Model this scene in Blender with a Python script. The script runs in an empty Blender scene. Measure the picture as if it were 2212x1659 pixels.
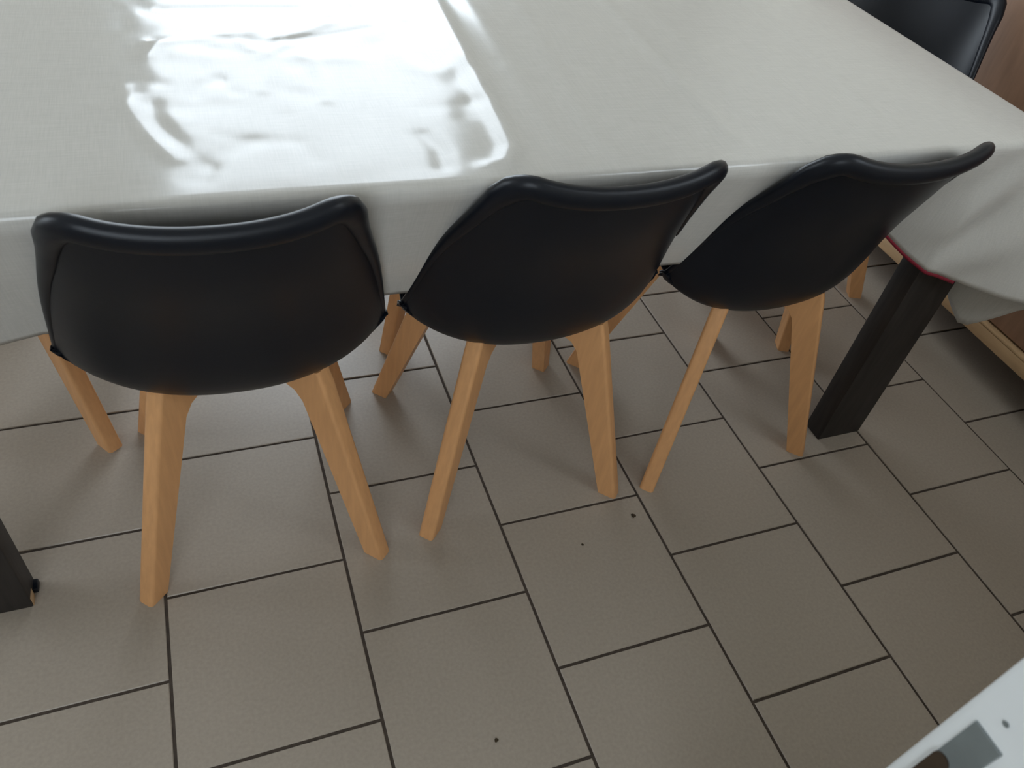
import bpy, bmesh, math, random
import numpy as np
from mathutils import Vector, Matrix, noise

scene = bpy.context.scene
COL = scene.collection
rnd = random.Random(7)

# ------------------------------------------------------------------ camera
CAM = Vector((0.165698, -0.733045, 1.266215))
RX = Vector((0.93373407, -0.33336353, 0.13042027))
RY = Vector((-0.14893078, -0.69308138, -0.7053069))
RZ = Vector((0.32551546, 0.63914548, -0.69680179))
cam_d = bpy.data.cameras.new('camera')
cam_d.sensor_fit = 'HORIZONTAL'
cam_d.sensor_width = 36.0
cam_d.lens = 1709.04 * 36.0 / 2212.0
cam_d.clip_start = 0.02
cam_d.dof.use_dof = True
cam_d.dof.focus_distance = 1.55
cam_d.dof.aperture_fstop = 10.0
cam = bpy.data.objects.new('camera', cam_d)
COL.objects.link(cam)
M = Matrix.Identity(4)
for i in range(3):
    M[i][0] = RX[i]; M[i][1] = -RY[i]; M[i][2] = -RZ[i]; M[i][3] = CAM[i]
cam.matrix_world = M
scene.camera = cam

# ------------------------------------------------------------------ daylight
WORLD_STRENGTH = 7.0
world = bpy.data.worlds.new('overcast_sky')
scene.world = world
world.use_nodes = True
bg = world.node_tree.nodes['Background']
bg.inputs['Color'].default_value = (0.82, 0.915, 1.0, 1)
bg.inputs['Strength'].default_value = WORLD_STRENGTH

vs = scene.view_settings
vs.view_transform = 'Standard'
vs.look = 'None'
vs.gamma = 1.0
vs.use_curve_mapping = False
vs.exposure = -0.25

# room shell dimensions
XL, XR = -2.10, 2.42          # side walls
YB, YF = -0.646, 2.60         # doorway wall, far wall
HC = 2.70
HALL = -2.0                   # back of the hallway
# openings
FD = (-0.02, 1.38, 0.02, 2.55)     # french window in far wall: x0 x1 z0 z1
LW = (0.25, 1.45, 0.85, 2.10)      # window in left wall: y0 y1 z0 z1
DJ = (-0.885, 0.575, 2.12)         # doorway, unseen left side widened to let hallway light in: x0 x1 head
HW = (-1.20, 0.02, 0.92, 2.20)     # added unseen hallway window, lights the table front: x0 x1 z0 z1
NW = (1.20, 1.85, 1.10, 2.00)      # unseen window added right of the door to brighten that side


def portal(name, loc, rot, sx, sy):
    l = bpy.data.lights.new(name, 'AREA')
    l.shape = 'RECTANGLE'; l.size = sx; l.size_y = sy
    l.cycles.is_portal = True
    o = bpy.data.objects.new(name, l)
    o.location = loc; o.rotation_euler = rot
    COL.objects.link(o)
    return o


portal('french_window_daylight', ((FD[0] + FD[1]) / 2, YF + 0.12, (FD[2] + FD[3]) / 2), (-math.pi / 2, 0, 0), FD[1] - FD[0], FD[3] - FD[2])
portal('left_window_daylight', (XL - 0.12, (LW[0] + LW[1]) / 2, (LW[2] + LW[3]) / 2), (0, -math.pi / 2, 0), LW[3] - LW[2], LW[1] - LW[0])

portal('hall_fill_portal', ((HW[0] + HW[1]) / 2, HALL - 0.12, (HW[2] + HW[3]) / 2), (math.pi / 2, 0, 0), HW[1] - HW[0], HW[3] - HW[2])  # portal of the added hallway window, fill from behind the camera
portal('near_fill_portal', ((NW[0] + NW[1]) / 2, YB - 0.16, (NW[2] + NW[3]) / 2), (math.pi / 2, 0, 0), NW[1] - NW[0], NW[3] - NW[2])  # portal of the window added to lift the right-hand floor and cloth


# ------------------------------------------------------------------ helpers
def mat(name, color, rough=0.5, spec=0.5, noise_scale=None, noise_amt=0.0, bump=0.0, bump_scale=200.0, metallic=0.0, stretch=None, coat=0.0):
    m = bpy.data.materials.new(name)
    m.use_nodes = True
    nt = m.node_tree
    b = nt.nodes['Principled BSDF']
    b.inputs['Base Color'].default_value = (*color, 1)
    b.inputs['Roughness'].default_value = rough
    b.inputs['Specular IOR Level'].default_value = spec
    b.inputs['Metallic'].default_value = metallic
    b.inputs['Coat Weight'].default_value = coat
    tc = nt.nodes.new('ShaderNodeTexCoord')
    mp = nt.nodes.new('ShaderNodeMapping')
    nt.links.new(tc.outputs['Object'], mp.inputs['Vector'])
    if stretch:
        mp.inputs['Scale'].default_value = stretch
    if noise_scale:
        n = nt.nodes.new('ShaderNodeTexNoise')
        n.inputs['Scale'].default_value = noise_scale
        n.inputs['Detail'].default_value = 6
        nt.links.new(mp.outputs['Vector'], n.inputs['Vector'])
        r = nt.nodes.new('ShaderNodeValToRGB')
        r.color_ramp.elements[0].position = 0.3
        r.color_ramp.elements[1].position = 0.7
        r.color_ramp.elements[0].color = (*[c * (1 - noise_amt) for c in color], 1)
        r.color_ramp.elements[1].color = (*[min(1, c * (1 + noise_amt)) for c in color], 1)
        nt.links.new(n.outputs['Fac'], r.inputs['Fac'])
        nt.links.new(r.outputs['Color'], b.inputs['Base Color'])
    if bump:
        n2 = nt.nodes.new('ShaderNodeTexNoise')
        n2.inputs['Scale'].default_value = bump_scale
        n2.inputs['Detail'].default_value = 3
        nt.links.new(mp.outputs['Vector'], n2.inputs['Vector'])
        bp = nt.nodes.new('ShaderNodeBump')
        bp.inputs['Strength'].default_value = bump
        bp.inputs['Distance'].default_value = 0.001
        nt.links.new(n2.outputs['Fac'], bp.inputs['Height'])
        nt.links.new(bp.outputs['Normal'], b.inputs['Normal'])
    return m


def weave_cloth(name, color):
    """oilcloth with a fine printed linen weave"""
    m = bpy.data.materials.new(name)
    m.use_nodes = True
    nt = m.node_tree
    b = nt.nodes['Principled BSDF']
    b.inputs['Roughness'].default_value = 0.17
    b.inputs['Specular IOR Level'].default_value = 0.5
    tc = nt.nodes.new('ShaderNodeTexCoord')
    facs = []
    for sc in ((900, 25, 25), (25, 700, 700)):
        mp = nt.nodes.new('ShaderNodeMapping')
        mp.inputs['Scale'].default_value = sc
        nt.links.new(tc.outputs['Object'], mp.inputs['Vector'])
        n = nt.nodes.new('ShaderNodeTexNoise')
        n.inputs['Scale'].default_value = 1.0
        n.inputs['Detail'].default_value = 2
        nt.links.new(mp.outputs['Vector'], n.inputs['Vector'])
        facs.append(n.outputs['Fac'])
    add = nt.nodes.new('ShaderNodeMath'); add.operation = 'ADD'
    nt.links.new(facs[0], add.inputs[0]); nt.links.new(facs[1], add.inputs[1])
    hf = nt.nodes.new('ShaderNodeMath'); hf.operation = 'MULTIPLY'; hf.inputs[1].default_value = 0.5
    nt.links.new(add.outputs[0], hf.inputs[0])
    r = nt.nodes.new('ShaderNodeValToRGB')
    r.color_ramp.elements[0].position = 0.35
    r.color_ramp.elements[1].position = 0.65
    r.color_ramp.elements[0].color = (*[c * 0.93 for c in color], 1)
    r.color_ramp.elements[1].color = (*[min(1, c * 1.05) for c in color], 1)
    nt.links.new(hf.outputs[0], r.inputs['Fac'])
    nt.links.new(r.outputs['Color'], b.inputs['Base Color'])
    bp = nt.nodes.new('ShaderNodeBump')
    bp.inputs['Strength'].default_value = 0.05
    bp.inputs['Distance'].default_value = 0.0005
    nt.links.new(hf.outputs[0], bp.inputs['Height'])
    nt.links.new(bp.outputs['Normal'], b.inputs['Normal'])
    return m


def tag(o, label=None, category=None, group=None, kind=None):
    if label: o['label'] = label
    if category: o['category'] = category
    if group: o['group'] = group
    if kind: o['kind'] = kind
    return o


def link(name, me, material, parent=None):
    o = bpy.data.objects.new(name, me)
    if material and not me.materials:
        me.materials.append(material)
    COL.objects.link(o)
    if parent: o.parent = parent
    return o


def mesh_obj(name, verts, faces, material, parent=None, smooth=None):
    me = bpy.data.meshes.new(name)
    me.from_pydata([tuple(v) for v in verts], [], faces)
    me.update()
    bm = bmesh.new(); bm.from_mesh(me)
    bmesh.ops.recalc_face_normals(bm, faces=bm.faces)
    bm.to_mesh(me); bm.free()
    if smooth is not None:
        me.shade_smooth()
        me.set_sharp_from_angle(angle=math.radians(smooth))
    return link(name, me, material, parent)


def bm_obj(name, bm, material, parent=None, smooth=None):
    me = bpy.data.meshes.new(name)
    bmesh.ops.recalc_face_normals(bm, faces=bm.faces)
    bm.to_mesh(me); bm.free()
    if smooth is not None:
        me.shade_smooth()
        me.set_sharp_from_angle(angle=math.radians(smooth))
    return link(name, me, material, parent)


def add_box(bm, x0, x1, y0, y1, z0, z1, bevel=0.0, segs=2):
    c = [(x0, y0, z0), (x1, y0, z0), (x1, y1, z0), (x0, y1, z0), (x0, y0, z1), (x1, y0, z1), (x1, y1, z1), (x0, y1, z1)]
    v = [bm.verts.new(p) for p in c]
    fs = [bm.faces.new([v[i] for i in f]) for f in ((0, 3, 2, 1), (4, 5, 6, 7), (0, 1, 5, 4), (1, 2, 6, 5), (2, 3, 7, 6), (3, 0, 4, 7))]
    if bevel:
        es = list({e for f in fs for e in f.edges})
        bmesh.ops.bevel(bm, geom=es, offset=bevel, segments=segs, profile=0.5, affect='EDGES')


def box(name, x0, x1, y0, y1, z0, z1, material, parent=None, bevel=0.0, segs=2):
    bm = bmesh.new()
    add_box(bm, x0, x1, y0, y1, z0, z1, bevel, segs)
    return bm_obj(name, bm, material, parent, 40 if bevel else None)


def boxes(name, lst, material, parent=None):
    bm = bmesh.new()
    for b in lst: add_box(bm, *b)
    return bm_obj(name, bm, material, parent)


def empty(name, loc, rz=0.0):
    o = bpy.data.objects.new(name, None)
    o.empty_display_size = 0.1
    o.location = loc; o.rotation_euler = (0, 0, rz)
    COL.objects.link(o)
    return o


# ------------------------------------------------------------------ materials
M_tile = mat('stoneware_tile', (0.350, 0.298, 0.245), 0.36, 0.45, 170, 0.07, 0.06, 350)
M_grout = mat('dark_grout', (0.065, 0.050, 0.040), 0.9, 0.2, 60, 0.25)
M_wall = mat('wall_paint', (0.74, 0.69, 0.60), 0.8, 0.2, 8, 0.03, 0.1, 120)
M_ceil = mat('ceiling_paint', (0.78, 0.77, 0.74), 0.9, 0.2, 8, 0.02)
M_trim = mat('white_gloss_paint', (0.76, 0.79, 0.80), 0.22, 0.5, 14, 0.03)
M_cloth = weave_cloth('linen_look_oilcloth', (0.515, 0.502, 0.475))
M_red = mat('dark_red_fabric', (0.22, 0.02, 0.035), 0.8, 0.2, 300, 0.15)
M_black = mat('black_plastic', (0.0028, 0.0046, 0.0090), 0.36, 0.30, 40, 0.08, 0.12, 900)
M_pad = mat('black_faux_leather', (0.012, 0.013, 0.016), 0.5, 0.4, 60, 0.1, 0.2, 500)
M_beech = mat('beech_wood', (0.63, 0.33, 0.145), 0.42, 0.4, 18, 0.07, 0.05, 60, stretch=(6, 6, 0.7))
M_wenge = mat('dark_stained_wood', (0.020, 0.0165, 0.015), 0.55, 0.4, 22, 0.35, 0.1, 80, stretch=(5, 5, 0.5))
M_cab = mat('brown_cabinet_wood', (0.27, 0.155, 0.098), 0.45, 0.4, 14, 0.14, 0.05, 60, stretch=(4, 4, 0.5))
M_rail = mat('light_cabinet_wood', (0.47, 0.31, 0.17), 0.45, 0.4, 14, 0.12, 0.05, 60, stretch=(4, 0.5, 4))
M_steel = mat('dull_steel', (0.15, 0.17, 0.17), 0.5, 0.5, 30, 0.12)
M_hole = mat('dark_brass', (0.035, 0.022, 0.012), 0.5, 0.4, 40, 0.3)
M_knob = mat('aged_metal', (0.25, 0.2, 0.13), 0.35, 0.5, metallic=0.8)

# ------------------------------------------------------------------ floor: each tile its own piece
S = 0.302
J = 0.0052
floor = boxes('floor', [(XL - 0.1, XR + 0.1, HALL - 0.1, YF + 0.1, -0.06, -0.0022)], M_grout)
tag(floor, 'beige grey square stoneware tiles laid in staggered rows with dark joints', None, None, 'structure')


def tile_mesh():
    bm = bmesh.new()
    h = (S - J) / 2
    b = 0.0012
    vs_ = []
    for (r, z) in ((h, -0.006), (h, -b), (h - b, 0.0)):
        vs_.append([bm.verts.new((sx * r, sy * r, z)) for sx, sy in ((-1, -1), (1, -1), (1, 1), (-1, 1))])
    bm.faces.new(vs_[2])
    for a in range(2):
        for i in range(4):
            bm.faces.new((vs_[a][i], vs_[a][(i + 1) % 4], vs_[a + 1][(i + 1) % 4], vs_[a + 1][i]))
    me = bpy.data.meshes.new('floor_tile')
    bmesh.ops.recalc_face_normals(bm, faces=bm.faces)
    bm.to_mesh(me); bm.free()
    me.materials.append(M_tile)
    return me


TM = tile_mesh()
OFF = {0: 0.0672, 1: -0.0822}
for k in range(-7, 8):
    xc = (k + 0.5) * S
    o0 = OFF[k % 2]
    for j in range(-6, 9):
        yc = o0 + (j + 0.5) * S
        if yc > YF + 0.1 or yc < -1.75: continue
        t = bpy.data.objects.new('floor_tile', TM)
        t.location = (xc, yc, rnd.uniform(-0.0003, 0.0003))
        t.parent = floor
        COL.objects.link(t)


# ------------------------------------------------------------------ walls, ceiling, windows, doorway
def struct(o, label):
    tag(o, label, None, None, 'structure'); return o


struct(boxes('ceiling', [(XL - 0.15, XR + 0.15, YB - 0.14, YF + 0.15, HC, HC + 0.1), (XL - 0.15, 0.95, HALL - 0.15, YB - 0.14, HC, HC + 0.1)], M_ceil), 'plain white ceiling above the dining room')
struct(boxes('wall_far', [(XL - 0.15, FD[0], YF, YF + 0.15, 0, HC), (FD[1], XR + 0.15, YF, YF + 0.15, 0, HC), (FD[0], FD[1], YF, YF + 0.15, FD[3], HC), (FD[0], FD[1], YF, YF + 0.15, -0.05, FD[2])], M_wall), 'cream wall behind the table with the tall window')
struct(boxes('wall_left', [(XL - 0.15, XL, HALL, LW[0], 0, HC), (XL - 0.15, XL, LW[1], YF, 0, HC), (XL - 0.15, XL, LW[0], LW[1], 0, LW[2]), (XL - 0.15, XL, LW[0], LW[1], LW[3], HC)], M_wall), 'cream side wall left of the table with a window')
struct(boxes('wall_right', [(XR, XR + 0.15, YB - 0.14, YF, 0, HC)], M_wall), 'cream side wall behind the wooden cabinet')
struct(boxes('wall_near', [(XL, DJ[0] - 0.09, YB - 0.14, YB - 0.01, 0, HC), (DJ[1] + 0.09, NW[0], YB - 0.14, YB - 0.01, 0, HC), (NW[1], XR, YB - 0.14, YB - 0.01, 0, HC), (NW[0], NW[1], YB - 0.14, YB - 0.01, 0, NW[2]), (NW[0], NW[1], YB - 0.14, YB - 0.01, NW[3], HC), (DJ[0] - 0.09, DJ[1] + 0.09, YB - 0.14, YB - 0.01, DJ[2] + 0.09, HC)], M_wall), 'cream wall around the open doorway')
struct(boxes('wall_hall', [(XL, HW[0], HALL - 0.15, HALL, 0, HC), (HW[1], 0.95, HALL - 0.15, HALL, 0, HC), (HW[0], HW[1], HALL - 0.15, HALL, 0, HW[2]), (HW[0], HW[1], HALL - 0.15, HALL, HW[3], HC)], M_wall), 'cream hallway wall opposite the doorway')


def window_frame(name, label, horizontal, a0, a1, z0, z1, d0, d1, bar=0.06):
    o = struct(empty(name, (0, 0, 0)), label)
    parts = [('frame_side', a0, a0 + bar, z0, z1), ('frame_side', a1 - bar, a1, z0, z1), ('frame_head', a0 + bar, a1 - bar, z1 - bar, z1), ('frame_sill', a0 + bar, a1 - bar, z0, z0 + bar)]
    for (n, p, q, r, s) in parts:
        if horizontal: box(n, p, q, d0, d1, r, s, M_trim, o, 0.004)
        else: box(n, d0, d1, p, q, r, s, M_trim, o, 0.004)
    return o


window_frame('window_1', 'tall white framed french window in the far wall', True, FD[0], FD[1], FD[2], FD[3], YF + 0.02, YF + 0.08)
window_frame('window_2', 'white framed window in the left wall', False, LW[0], LW[1], LW[2], LW[3], XL - 0.08, XL - 0.02)
window_frame('fill_window_3', 'unseen white framed hallway window added to light the near side of the table', True, HW[0], HW[1], HW[2], HW[3], HALL - 0.08, HALL - 0.02)
struct(boxes('wall_hall_side', [(0.83, 0.95, HALL, YB - 0.14, 0, HC)], M_wall), 'cream side wall of the hallway')
window_frame('fill_window_4', 'unseen white framed window added right of the doorway to brighten the right side', True, NW[0], NW[1], NW[2], NW[3], YB - 0.10, YB - 0.04)

# door frame the photograph is taken through; its right jamb shows at the corner
door = struct(empty('door_1', (DJ[1], YB, 0)), 'white painted door frame with a steel strike plate in its jamb')


def jamb(name, x0, x1, parent):
    bm = bmesh.new()
    add_box(bm, x0, x1, YB - 0.16, YB, 0, DJ[2], 0.0075, 4)
    o = bm_obj(name, bm, M_trim, parent, 40)
    o.location = (-DJ[1], -YB, 0)
    return o


jamb('jamb', DJ[1], DJ[1] + 0.095, door)
jamb('jamb', DJ[0] - 0.095, DJ[0], door)
h = box('head', DJ[0] - 0.095, DJ[1] + 0.095, YB - 0.16, YB, DJ[2], DJ[2] + 0.095, M_trim, door, 0.0075, 3)
h.location = (-DJ[1], -YB, 0)
bm = bmesh.new()
add_box(bm, DJ[1] - 0.0016, DJ[1] + 0.002, -0.6805, -0.6580, 0.62, 0.8025, 0.0007, 1)
pl = bm_obj('strike_plate', bm, M_steel, door, 40); pl.location = (-DJ[1], -YB, 0)
tag(pl, 'grey steel strike plate')
# latch opening: dark rounded recess in the plate
bm = bmesh.new()
ring = []
for a in range(13):
    t = math.pi * a / 12
    ring.append((-0.6640 + 0.0062 * math.cos(t), 0.7515 + 0.0062 * math.sin(t)))
ring += [(-0.6702, 0.655), (-0.6578, 0.655)]
va = [bm.verts.new((DJ[1] - 0.0016, y, z)) for y, z in ring]
vb = [bm.verts.new((DJ[1] - 0.0030, y, z)) for y, z in ring]
bm.faces.new(va); bm.faces.new(vb)
for i in range(len(ring)):
    n = (i + 1) % len(ring)
    bm.faces.new((va[i], va[n], vb[n], vb[i]))
lt = bm_obj('latch', bm, M_hole, door); lt.location = (-DJ[1], -YB, 0)
tag(lt, 'dark brownish latch in the strike plate')
bm = bmesh.new()
bmesh.ops.create_cone(bm, cap_ends=True, segments=16, radius1=0.0022, radius2=0.0016, depth=0.001, matrix=Matrix.Translation((DJ[1] - 0.0003, -0.6686, 0.8214)) @ Matrix.Rotation(math.pi / 2, 4, 'Y'))
sc_ = bm_obj('screw', bm, M_steel, door); sc_.location = (-DJ[1], -YB, 0)

# ------------------------------------------------------------------ cabinet on the right
CX = 1.94
cab = tag(empty('wooden_cabinet', (CX, 0.45, 0)), 'brown wooden cabinet with a light bottom rail standing right of the table', 'cabinet')
OFFC = (-CX, -0.45, 0)


def cpart(name, x0, x1, y0, y1, z0, z1, m, bevel=0.0, parent=None):
    o = box(name, x0, x1, y0, y1, z0, z1, m, parent or cab, bevel)
    if parent is None: o.location = OFFC
    return o


CY0, CY1 = -0.40, 1.30
cpart('body', CX + 0.035, XR - 0.01, CY0, CY1, 0.115, 0.92, M_cab, 0.003)
cpart('bottom_rail', CX, CX + 0.035, CY0, CY1, 0.103, 0.138, M_rail, 0.002)
cpart('ledge', CX + 0.0, CX + 0.035, CY0, CY1, 0.1385, 0.146, M_rail, 0.002)
cpart('top', CX - 0.01, XR - 0.005, CY0 - 0.02, CY1 + 0.02, 0.92, 0.945, M_cab, 0.004)
nd = 4
dw = (CY1 - CY0) / nd
for i in range(nd):
    y0 = CY0 + i * dw + 0.002
    y1 = CY0 + (i + 1) * dw - 0.002
    d = cpart('door', CX + 0.014, CX + 0.034, y0, y1, 0.151, 0.915, M_cab, 0.003)
    bm = bmesh.new()
    bmesh.ops.create_uvsphere(bm, u_segments=16, v_segments=10, radius=0.013, matrix=Matrix.Translation((CX + 0.0, y1 - 0.04, 0.80)))
    bm_obj('knob', bm, M_knob, d, 60)
for lx in (CX + 0.10, XR - 0.08):
    for ly in (CY0 + 0.03, CY1 - 0.09):
        cpart('foot', lx, lx + 0.06, ly, ly + 0.06, 0, 0.117, M_wenge, 0.003)

# ------------------------------------------------------------------ table
TX0, TX1, TY0, TY1, TZ = -0.330, 1.525, 0.100, 0.975, 0.745
table = tag(empty('dining_table', ((TX0 + TX1) / 2, (TY0 + TY1) / 2, 0)), 'long dining table with thick dark square legs under a beige oilcloth', 'table')
OFFT = (-(TX0 + TX1) / 2, -(TY0 + TY1) / 2, 0)


def tpart(name, *a, bevel=0.002):
    o = box(name, *a, M_wenge, table, bevel); o.location = OFFT; return o


tpart('tabletop', TX0, TX1, TY0, TY1, TZ - 0.035, TZ)
LWD, LDP = 0.118, 0.050
for lx in (-0.317, 1.394):
    for ly in (0.1055, TY1 - 0.0055 - LDP):
        lg = tpart('leg', lx, lx + LWD, ly, ly + LDP, 0, TZ - 0.035, bevel=0.003)
        if lx < 0 and ly < 0.2:
            box('worn_corner', lx + LWD - 0.001, lx + LWD + 0.0006, ly + 0.003, ly + 0.022, 0.0, 0.022, M_rail, lg)
            box('foot_pad', lx + LWD - 0.02, lx + LWD + 0.007, ly + 0.026, ly + 0.047, 0.0, 0.012, M_black, lg, 0.002)
tpart('apron', TX0 + 0.14, TX1 - 0.14, TY0 + 0.11, TY0 + 0.13, TZ - 0.10, TZ - 0.036)
tpart('apron', TX0 + 0.14, TX1 - 0.14, TY1 - 0.06, TY1 - 0.04, TZ - 0.10, TZ - 0.036)

# ------------------------------------------------------------------ oilcloth
RIDGES = [
    ([(0.608, 0.923), (0.593, 0.684), (0.583, 0.507), (0.573, 0.341), (0.566, 0.228), (0.559, 0.164), (0.538, 0.128), (0.512, 0.116)], 0.016, 0.0022),
    ([(0.083, 0.371), (0.089, 0.318), (0.101, 0.268), (0.12, 0.221), (0.141, 0.18)], 0.013, 0.0011),
    ([(0.116, 0.323), (0.127, 0.254), (0.15, 0.195), (0.173, 0.161)], 0.013, -0.0007),
    ([(0.119, 0.461), (0.129, 0.499), (0.158, 0.518), (0.217, 0.53), (0.265, 0.543)], 0.012, 0.0014),
    ([(0.275, 0.513), (0.204, 0.527), (0.127, 0.519)], 0.008, -0.0010),
    ([(0.296, 0.521), (0.349, 0.546), (0.42, 0.597)], 0.009, 0.0014),
    ([(0.306, 0.511), (0.36, 0.526), (0.45, 0.56)], 0.008, -0.0010),
    ([(0.274, 0.456), (0.271, 0.403), (0.26, 0.346)], 0.009, 0.0008),
    ([(0.322, 0.462), (0.344, 0.438), (0.346, 0.369), (0.339, 0.313)], 0.010, 0.0010),
    ([(0.145, 0.636), (0.248, 0.641), (0.35, 0.643)], 0.009, -0.0010),
    ([(0.243, 0.522), (0.258, 0.48), (0.282, 0.467), (0.308, 0.495), (0.303, 0.521)], 0.010, 0.0014),
    ([(0.752, 0.98), (0.744, 0.602), (0.696, 0.273), (0.69, 0.12)], 0.016, 0.0007),
    ([(0.65, 0.98), (0.655, 0.602), (0.635, 0.273), (0.63, 0.12)], 0.016, 0.0006),
    ([(0.94, 0.98), (0.93, 0.624), (0.902, 0.142)], 0.014, 0.0009),
    ([(1.02, 0.98), (1.01, 0.6), (0.985, 0.14)], 0.018, 0.0004),
    ([(1.275, 0.98), (1.263, 0.558), (1.207, 0.187)], 0.010, 0.0004),
    ([(0.448, 0.21), (0.458, 0.17), (0.452, 0.125)], 0.014, -0.0008),
    ([(0.43, 0.66), (0.44, 0.60), (0.40, 0.585)], 0.010, -0.0010),
]


_rr = random.Random(21)
for _ in range(46):
    _x, _y = _rr.uniform(0.04, 0.56), _rr.uniform(0.13, 0.85)
    _a, _l = _rr.uniform(0, math.pi), _rr.uniform(0.02, 0.08)
    _b = _a + _rr.uniform(-0.7, 0.7)
    RIDGES.append(([(_x, _y), (_x + _l * math.cos(_a), _y + _l * math.sin(_a)), (_x + _l * (math.cos(_a) + math.cos(_b)), _y + _l * (math.sin(_a) + math.sin(_b)))], _rr.uniform(0.010, 0.022), _rr.choice((-1, 1)) * _rr.uniform(0.0003, 0.0008)))


def seg_dist(X, Y, pts):
    d = np.full(X.shape, 9.0)
    for (ax, ay), (bx, by) in zip(pts[:-1], pts[1:]):
        vx, vy = bx - ax, by - ay
        t = np.clip(((X - ax) * vx + (Y - ay) * vy) / (vx * vx + vy * vy), 0, 1)
        d = np.minimum(d, np.hypot(X - ax - t * vx, Y - ay - t * vy))
    return d


def build_cloth():
    CZ = 0.7515
    x0, x1, y0, y1 = TX0 - 0.004, TX1 + 0.004, TY0 - 0.004, TY1 + 0.004
    nx, ny = 300, 140
    xs = np.linspace(x0, x1, nx); ys = np.linspace(y0, y1, ny)
    X, Y = np.meshgrid(xs, ys)
    Zs = np.zeros_like(X)
    for pts, w, hgt in RIDGES:
        Zs += 1.5 * hgt * np.exp(-(seg_dist(X, Y, pts) / w) ** 2)
    for j in range(ny):
        for i in range(nx):
            p = Vector((X[j, i] * 5.0, Y[j, i] * 3.0, 1.3))
            q = Vector((X[j, i] * 17.0, Y[j, i] * 11.0, 4.3))
            near = math.exp(-((X[j, i] - 0.30) / 0.28) ** 2)
            Zs[j, i] += 0.0012 * noise.noise(p) + 0.0006 * near * noise.noise(q)
    edge = np.minimum(np.minimum(X - x0, x1 - X), np.minimum(Y - y0, y1 - Y))
    Zs *= np.clip(edge / 0.03, 0, 1)
    verts = [(X[j, i], Y[j, i], CZ + max(Zs[j, i], -0.004)) for j in range(ny) for i in range(nx)]
    faces = [(j * nx + i, j * nx + i + 1, (j + 1) * nx + i + 1, (j + 1) * nx + i) for j in range(ny - 1) for i in range(nx - 1)]
    # perimeter counter-clockwise from front-left corner
    per = [(i, 0) for i in range(nx)] + [(nx - 1, j) for j in range(1, ny)] + [(i, ny - 1) for i in range(nx - 2, -1, -1)] + [(0, j) for j in range(ny - 2, 0, -1)]
    P = len(per)
    prev = [j * nx + i for i, j in per]
    corners = [(x1, y0, 1, -1), (x1, y1, 1, 1), (x0, y1, -1, 1), (x0, y0, -1, -1)]
    info = []
    for (i, j) in per:
        x, y = xs[i], ys[j]
        # outward normal, blended around corners
        n = Vector((0, 0, 0))
        wf = math.exp(-((y - y0) / 0.02) ** 2); wr = math.exp(-((x1 - x) / 0.02) ** 2)
        wb = math.exp(-((y1 - y) / 0.02) ** 2); wl = math.exp(-((x - x0) / 0.02) ** 2)
        n += Vector((0, -1, 0)) * wf + Vector((1, 0, 0)) * wr + Vector((0, 1, 0)) * wb + Vector((-1, 0, 0)) * wl
        n.normalize()
        lobe = Vector((0, 0, 0)); side = 9.0
        for ci, (cx, cy, sx, sy) in enumerate(corners):
            dist = abs(x - cx) + abs(y - cy)
            lobe += Vector((sx, sy, 0)).normalized() * math.exp(-(dist / 0.065) ** 2)
        front = j == 0
        # hem depth below the table top
        D = 0.178 + 0.006 * math.sin(x * 9 + 1.0) + 0.004 * math.sin(x * 23)
        if front:
            D = float(np.interp(x, [x0, -0.2, -0.06, 0.05, 1.12, 1.20, 1.26, 1.29, 1.32, 1.35, 1.38, 1.41, 1.45, 1.49, x1], [0.30, 0.255, 0.245, 0.250, 0.250, 0.215, 0.172, 0.191, 0.214, 0.236, 0.253, 0.262, 0.279, 0.295, 0.306]))
            if x < 1.2: D += 0.004 * math.sin(x * 13)
        elif i == nx - 1:
            D = float(np.interp(y - y0, [0, 0.02, 0.055, 0.085, 0.13, 0.5, 1.0], [0.306, 0.34, 0.430, 0.34, 0.27, 0.22, 0.24]))
        info.append((x, y, n, lobe, D, front))
    R = 0.011
    rows = []
    for k in range(1, 5):
        a = (math.pi / 2) * k / 4
        rows.append(('r', R * math.sin(a), R * (1 - math.cos(a))))
    NS = 26
    for k in range(1, NS + 1): rows.append(('s', k / NS, 0))
    for ri, (kind, a, b_) in enumerate(rows):
        cur = []
        for (x, y, n, lobe, D, front) in info:
            if kind == 'r':
                p = Vector((x, y, CZ)) + n * a; p.z -= b_
            else:
                dep = R + (D - R) * a
                rel = dep / 0.2
                out = R + 0.0035 * a * math.sin(x * 21 + y * 17) + 0.003 * a * noise.noise(Vector((x * 9, y * 9, dep * 7)))
                if front:
                    # chairs push the hanging cloth inwards below the table top
                    w = float(np.interp(x, [-0.33, -0.20, -0.11, -0.06, 1.28, 1.385], [0, 0.2, 0.85, 1, 1, 0]))
                    out -= 0.43 * w * max(0.0, dep - 0.02)
                    # creases near the right end
                    g = math.exp(-((x - 1.43) / 0.07) ** 2)
                    out += 0.011 * g * math.sin((x - 1.2) * 46 + dep * 40) * min(1, rel) * (1 - a ** 4)
                p = Vector((x, y, CZ - dep)) + n * out + lobe * (0.40 * max(0, dep - 0.03))
            verts.append(tuple(p)); cur.append(len(verts) - 1)
        for i in range(P):
            m = (i + 1) % P
            faces.append((prev[i], cur[i], cur[m], prev[m]))
        prev = cur
    hem = [Vector(verts[q]) for q in prev]
    # give the sheet a thin underside along the hem
    o = mesh_obj('tablecloth', verts, faces, M_cloth, None, 60)
    md = o.modifiers.new('thickness', 'SOLIDIFY'); md.thickness = 0.0012; md.offset = -1
    tag(o, 'beige linen-look oilcloth with glossy wrinkles draped over the table', 'tablecloth')
    # red edging peeking out below the hem near the right front corner
    rv, rf = [], []
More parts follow.
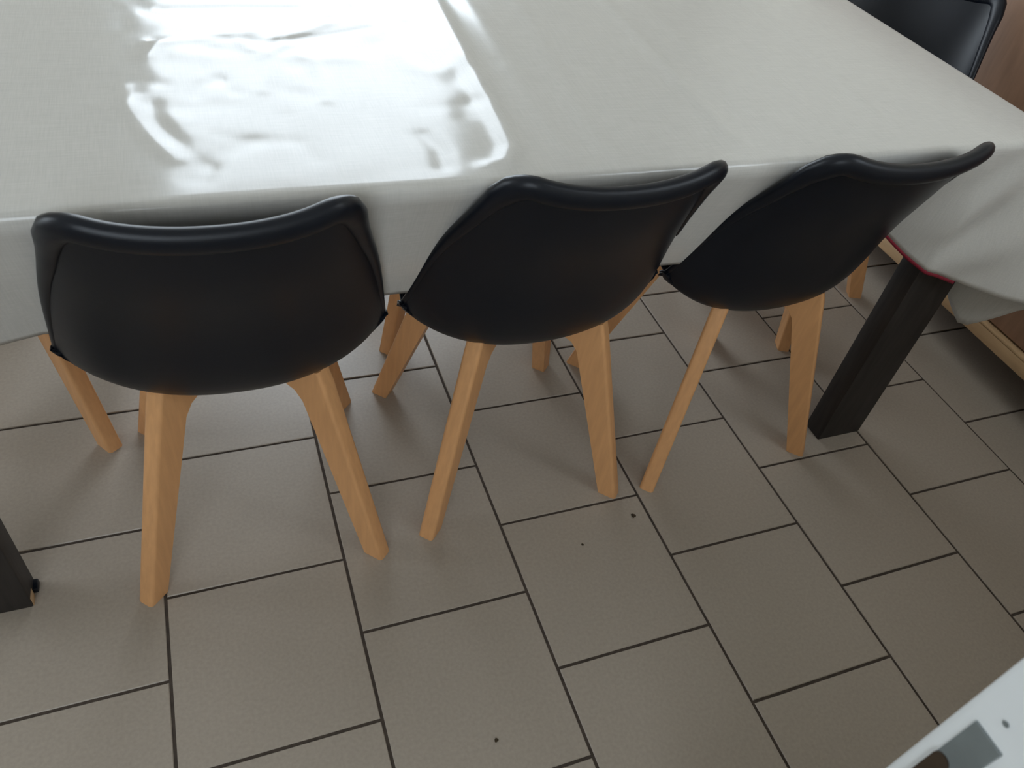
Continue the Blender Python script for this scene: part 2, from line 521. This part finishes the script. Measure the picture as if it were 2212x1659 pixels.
    sel = [q for q in range(P) if info[q][5] and 1.225 < info[q][0] < 1.445]
    for q in sel:
        hq = hem[q]; n = info[q][2]
        for dz in (0.0, -0.003, -0.0065):
            rv.append(hq - n * 0.0008 + Vector((0, 0, dz)))
    for q in range(len(sel) - 1):
        for r in range(2):
            rf.append((q * 3 + r, q * 3 + r + 1, q * 3 + r + 4, q * 3 + r + 3))
    e = mesh_obj('hem_edging', rv, rf, M_red, o, 60)
    md = e.modifiers.new('thickness', 'SOLIDIFY'); md.thickness = 0.001
    tag(e, 'dark red edging under the hem')
    return o


cloth = build_cloth()

# ------------------------------------------------------------------ shell chairs
UK = np.array([0, .2, .4, .56, .75, 1.])
SH = dict(Y=[-0.2611, -0.2211, -0.1687, -0.1161, 0.037, 0.215],
          Z=[0.7726, 0.6625, 0.5292, 0.3967, 0.4072, 0.43],
          W=[0.1480, 0.1795, 0.2120, 0.2290, 0.214, 0.2],
          D=[0.0297, 0.0572, 0.0735, 0.0930, 0.0745, 0.03],
          lift=[0.0190, -0.0031, 0.0, 0.0, 0.0, 0.0])


def spl(yk, x):
    xk = UK; yk = np.array(yk); n = len(xk); hh = np.diff(xk)
    A = np.zeros((n, n)); b = np.zeros(n); A[0, 0] = A[-1, -1] = 1
    for i in range(1, n - 1):
        A[i, i - 1] = hh[i - 1]; A[i, i] = 2 * (hh[i - 1] + hh[i]); A[i, i + 1] = hh[i]
        b[i] = 6 * ((yk[i + 1] - yk[i]) / hh[i] - (yk[i] - yk[i - 1]) / hh[i - 1])
    Mm = np.linalg.solve(A, b)
    i = np.clip(np.searchsorted(xk, x) - 1, 0, n - 2); t = x - xk[i]; H = hh[i]
    return yk[i] + t * ((yk[i + 1] - yk[i]) / H - H * (2 * Mm[i] + Mm[i + 1]) / 6) + t * t * Mm[i] / 2 + t ** 3 * (Mm[i + 1] - Mm[i]) / (6 * H)


def shell_pos(U, V, scale_w=1.0):
    y = spl(SH['Y'], U); z = spl(SH['Z'], U); w = spl(SH['W'], U) * scale_w; d = spl(SH['D'], U); l = spl(SH['lift'], U)
    e = 1e-3
    ty = -(spl(SH['Y'], U + e) - spl(SH['Y'], U - e)); tz = -(spl(SH['Z'], U + e) - spl(SH['Z'], U - e))
    L = np.hypot(ty, tz); ty = ty / L; tz = tz / L
    ny, nz = tz, -ty
    av = np.abs(V) ** 2.2
    X = w * V * (1 - .15 * V ** 2) / .85
    return np.stack([X, y + ny * d * av + ty * l * V ** 2, z + nz * d * av + tz * l * V ** 2], -1)


def shell_grid(nu, nv):
    v = np.linspace(-1, 1, nv); g = np.linspace(0, 1, nu)
    V, G = np.meshgrid(v, g)
    a = np.clip((np.abs(V) - .72) / .28, 0, 1); ut = .07 * (1 - np.sqrt(1 - np.minimum(a, .999) ** 2))
    b = np.clip((np.abs(V) - .6) / .4, 0, 1); ub = 1 - .10 * (1 - np.sqrt(1 - np.minimum(b, .999) ** 2))
    U = ut + (ub - ut) * G
    return shell_pos(U, V), U, V


def grid_normals(Pt):
    du = np.gradient(Pt, axis=0); dv = np.gradient(Pt, axis=1)
    N = np.cross(du, dv); N /= np.linalg.norm(N, axis=-1)[..., None] + 1e-12
    return N


def shell_mesh():
    nu, nv = 46, 41
    Pt, U, V = shell_grid(nu, nv)
    N = grid_normals(Pt)
    if N[10, nv // 2, 1] > 0: N = -N          # outward = backwards / down
    th = 0.0055
    Out = Pt + N * th * 0.5; Inn = Pt - N * th * 0.5
    verts = list(Out.reshape(-1, 3)) + list(Inn.reshape(-1, 3))
    o2 = nu * nv
    faces = []
    for j in range(nu - 1):
        for i in range(nv - 1):
            q = j * nv + i
            faces.append((q, q + 1, q + nv + 1, q + nv))
            faces.append((o2 + q, o2 + q + nv, o2 + q + nv + 1, o2 + q + 1))
    loop = [i for i in range(nv)] + [j * nv + nv - 1 for j in range(1, nu)] + [(nu - 1) * nv + i for i in range(nv - 2, -1, -1)] + [j * nv for j in range(nu - 2, 0, -1)]
    for a, b in zip(loop, loop[1:] + loop[:1]):
        faces.append((a, b, o2 + b, o2 + a))
    # rolled lip: full along the top edge, thinning down the sides
    path = []
    for i in range(len(loop)):
        path.append(loop[i])
    flatP = Pt.reshape(-1, 3); flatN = N.reshape(-1, 3)
    flatV = V.reshape(-1); flatU = U.reshape(-1)
    n = len(path); base = len(verts); K = 14
    for s in range(n):
        p = flatP[path[s]]; pn = flatP[path[(s + 1) % n]]; pp = flatP[path[s - 1]]
        X = pn - pp; X /= np.linalg.norm(X)
        Nn = flatN[path[s]] - X * np.dot(flatN[path[s]], X); Nn /= np.linalg.norm(Nn)
        T = np.cross(X, Nn)
        # T points away from the shell; the loop runs one way round, so one sign serves all
        if s == 0: tsign = 1.0 if np.dot(T, p - flatP[(nu // 3) * nv + nv // 2]) > 0 else -1.0
        T = T * tsign
        u = flatU[path[s]]
        w = float(np.interp(u, [0, 0.045, 0.12, 0.28, 0.42, 0.6, 1.0], [1.0, 1.0, 0.72, 0.50, 0.30, 0.19, 0.19]))
        rt = 0.018 * w; rn = 0.0125 * w
        for k in range(K):
            a = 2 * math.pi * k / K
            verts.append(p + Nn * (0.004 * w) + T * (math.cos(a) * rt - 0.008 * w) + Nn * math.sin(a) * rn)
    for s in range(n):
        m = (s + 1) % n
        for k in range(K):
            k2 = (k + 1) % K
            faces.append((base + s * K + k, base + s * K + k2, base + m * K + k2, base + m * K + k))
    return verts, faces


def cushion_mesh():
    nu, nv = 18, 21
    v = np.linspace(-.86, .86, nv); g = np.linspace(0.56, 0.985, nu)
    V, G = np.meshgrid(v, g)
    r = 1 - 0.16 * np.clip((np.abs(G - 0.77) / 0.215), 0, 1) ** 4
    Pt = shell_pos(G, V * r)
    N = grid_normals(Pt)
    if N[nu // 2, nv // 2, 2] < 0: N = -N
    e = np.minimum(1, 1.02 - np.maximum(np.abs(V) / .86, np.abs(G - .7725) / .2125) ** 6)
    Bot = Pt + N * 0.0035; Top = Pt + N * (0.004 + 0.032 * np.clip(e, 0, 1))[..., None]
    verts = list(Top.reshape(-1, 3)) + list(Bot.reshape(-1, 3)); o2 = nu * nv; faces = []
    for j in range(nu - 1):
        for i in range(nv - 1):
            q = j * nv + i
            faces.append((q, q + 1, q + nv + 1, q + nv)); faces.append((o2 + q, o2 + q + nv, o2 + q + nv + 1, o2 + q + 1))
    loop = [i for i in range(nv)] + [j * nv + nv - 1 for j in range(1, nu)] + [(nu - 1) * nv + i for i in range(nv - 2, -1, -1)] + [j * nv for j in range(nu - 2, 0, -1)]
    for a, b in zip(loop, loop[1:] + loop[:1]): faces.append((a, b, o2 + b, o2 + a))
    return verts, faces


FOOT = 0.193       # foot offset from the middle along x and y
FCX, FCY = 0.006, 0.010


def leg_mesh():
    """inverted L board standing in its diagonal plane; local +x = outwards"""
    r0 = FOOT * math.sqrt(2)
    th = 0.030
    outer = [(r0 + 0.016, 0.0), (0.178, 0.385), (0.168, 0.412)]
    inner = [(r0 - 0.021, 0.0), (0.136, 0.335), (0.122, 0.352), (0.098, 0.361), (0.012, 0.366), (0.012, 0.390), (0.10, 0.390), (0.135, 0.405)]
    prof = outer + inner[::-1]
    bm = bmesh.new()
    f = bm.faces.new([bm.verts.new((r, -th / 2, z)) for r, z in prof])
    ret = bmesh.ops.extrude_face_region(bm, geom=[f])
    vs_ = [g for g in ret['geom'] if isinstance(g, bmesh.types.BMVert)]
    bmesh.ops.translate(bm, vec=(0, th, 0), verts=vs_)
    bm.edges.ensure_lookup_table()
    outs = []; ins = []
    for e in bm.edges:
        a, b = e.verts
        if abs(a.co.y - b.co.y) > 1e-6: continue
        mid = (a.co + b.co) / 2
        onout = all(any(abs(c.co.x - r) < 1e-6 and abs(c.co.z - z) < 1e-6 for r, z in outer) for c in (a, b))
        if onout: outs.append(e)
        else: ins.append(e)
    bmesh.ops.bevel(bm, geom=outs, offset=0.0062, segments=4, profile=0.5, affect='EDGES', clamp_overlap=True)
    me = bpy.data.meshes.new('leg')
    bmesh.ops.recalc_face_normals(bm, faces=bm.faces)
    bm.to_mesh(me); bm.free()
    me.shade_smooth(); me.set_sharp_from_angle(angle=math.radians(30))
    me.materials.append(M_beech)
    return me


def make_chair(label):
    root = tag(empty('dining_chair', (0, 0, 0)), label, 'chair', 'black shell chairs around the table')
    v, f = shell_mesh()
    mesh_obj('seat_shell', v, f, M_black, root, 50)
    v, f = cushion_mesh()
    mesh_obj('seat_cushion', v, f, M_pad, root, 60)
    lm = leg_mesh()
    for a in (45, 135, 225, 315):
        l = link('leg', lm, M_beech, root)
        l.location = (FCX, FCY, 0)
        l.rotation_euler = (0, 0, math.radians(a))
    box('mount_plate', FCX - 0.075, FCX + 0.075, FCY - 0.075, FCY + 0.075, 0.388, 0.398, M_black, root, 0.003)
    return root


def copy_tree(o, parent=None):
    c = o.copy(); COL.objects.link(c)
    if parent: c.parent = parent
    for ch in list(o.children): copy_tree(ch, c)
    return c


POSES = [
    ((0.1700, 0.2545), -0.022, 'leftmost black shell chair at the near side of the table, beech legs'),
    ((0.6510, 0.2695), 0.010, 'middle black shell chair of three at the near side, beech legs'),
    ((1.1220, 0.2695), 0.018, 'rightmost near-side black shell chair, beside the thick dark table leg'),
]
proto = make_chair('chair')
RA = math.radians(90 + 23.4)      # end chair faces -x, turned a little
cxr, cyr = 1.597, 0.660
LA = math.radians(-99)
FAR = math.pi


def feet_place(cx, cy, a):
    # root position so that the feet's middle lands on (cx, cy)
    return (cx - (FCX * math.cos(a) - FCY * math.sin(a)), cy - (FCX * math.sin(a) + FCY * math.cos(a)))


POSES += [
    (feet_place(cxr, cyr, RA), RA, 'black shell chair at the right end of the table, turned at an angle'),
    (feet_place(-0.24, 0.655, LA), LA, 'black shell chair at the left end, only a beech leg showing'),
    (feet_place(0.700, 0.792, FAR), FAR, 'black shell chair on the far side, one beech foot showing under the table'),
]
for i, (p, a, lab) in enumerate(POSES):
    o = proto if i == 0 else copy_tree(proto)
    o.location = (p[0], p[1], 0)
    o.rotation_euler = (0, 0, a)
    o['label'] = lab

# small crumbs on the tiles
M_crumb = mat('dark_crumb', (0.05, 0.035, 0.02), 0.9, 0.2, 300, 0.3)
for (x, y, s, lab) in ((0.8728, 0.0195, 0.0045, 'dark crumb on a tile in front of the middle chair'), (0.4644, -0.3175, 0.003, 'tiny dark crumb on a tile near the bottom edge'), (0.7438, -0.0170, 0.0025, 'tiny dark speck on a tile left of the larger crumb')):
    bm = bmesh.new()
    bmesh.ops.create_icosphere(bm, subdivisions=2, radius=s)
    for v in bm.verts:
        v.co *= 1 + 0.6 * noise.noise(v.co * 400 + Vector((x * 50, 0, 0)))
        v.co.z = max(v.co.z * 0.5, -s * 0.2)
    o = bm_obj('floor_crumb', bm, M_crumb, None, 60)
    o.location = (x, y, s * 0.2 + 0.0003)
    tag(o, lab, 'crumb', 'crumbs on the floor')
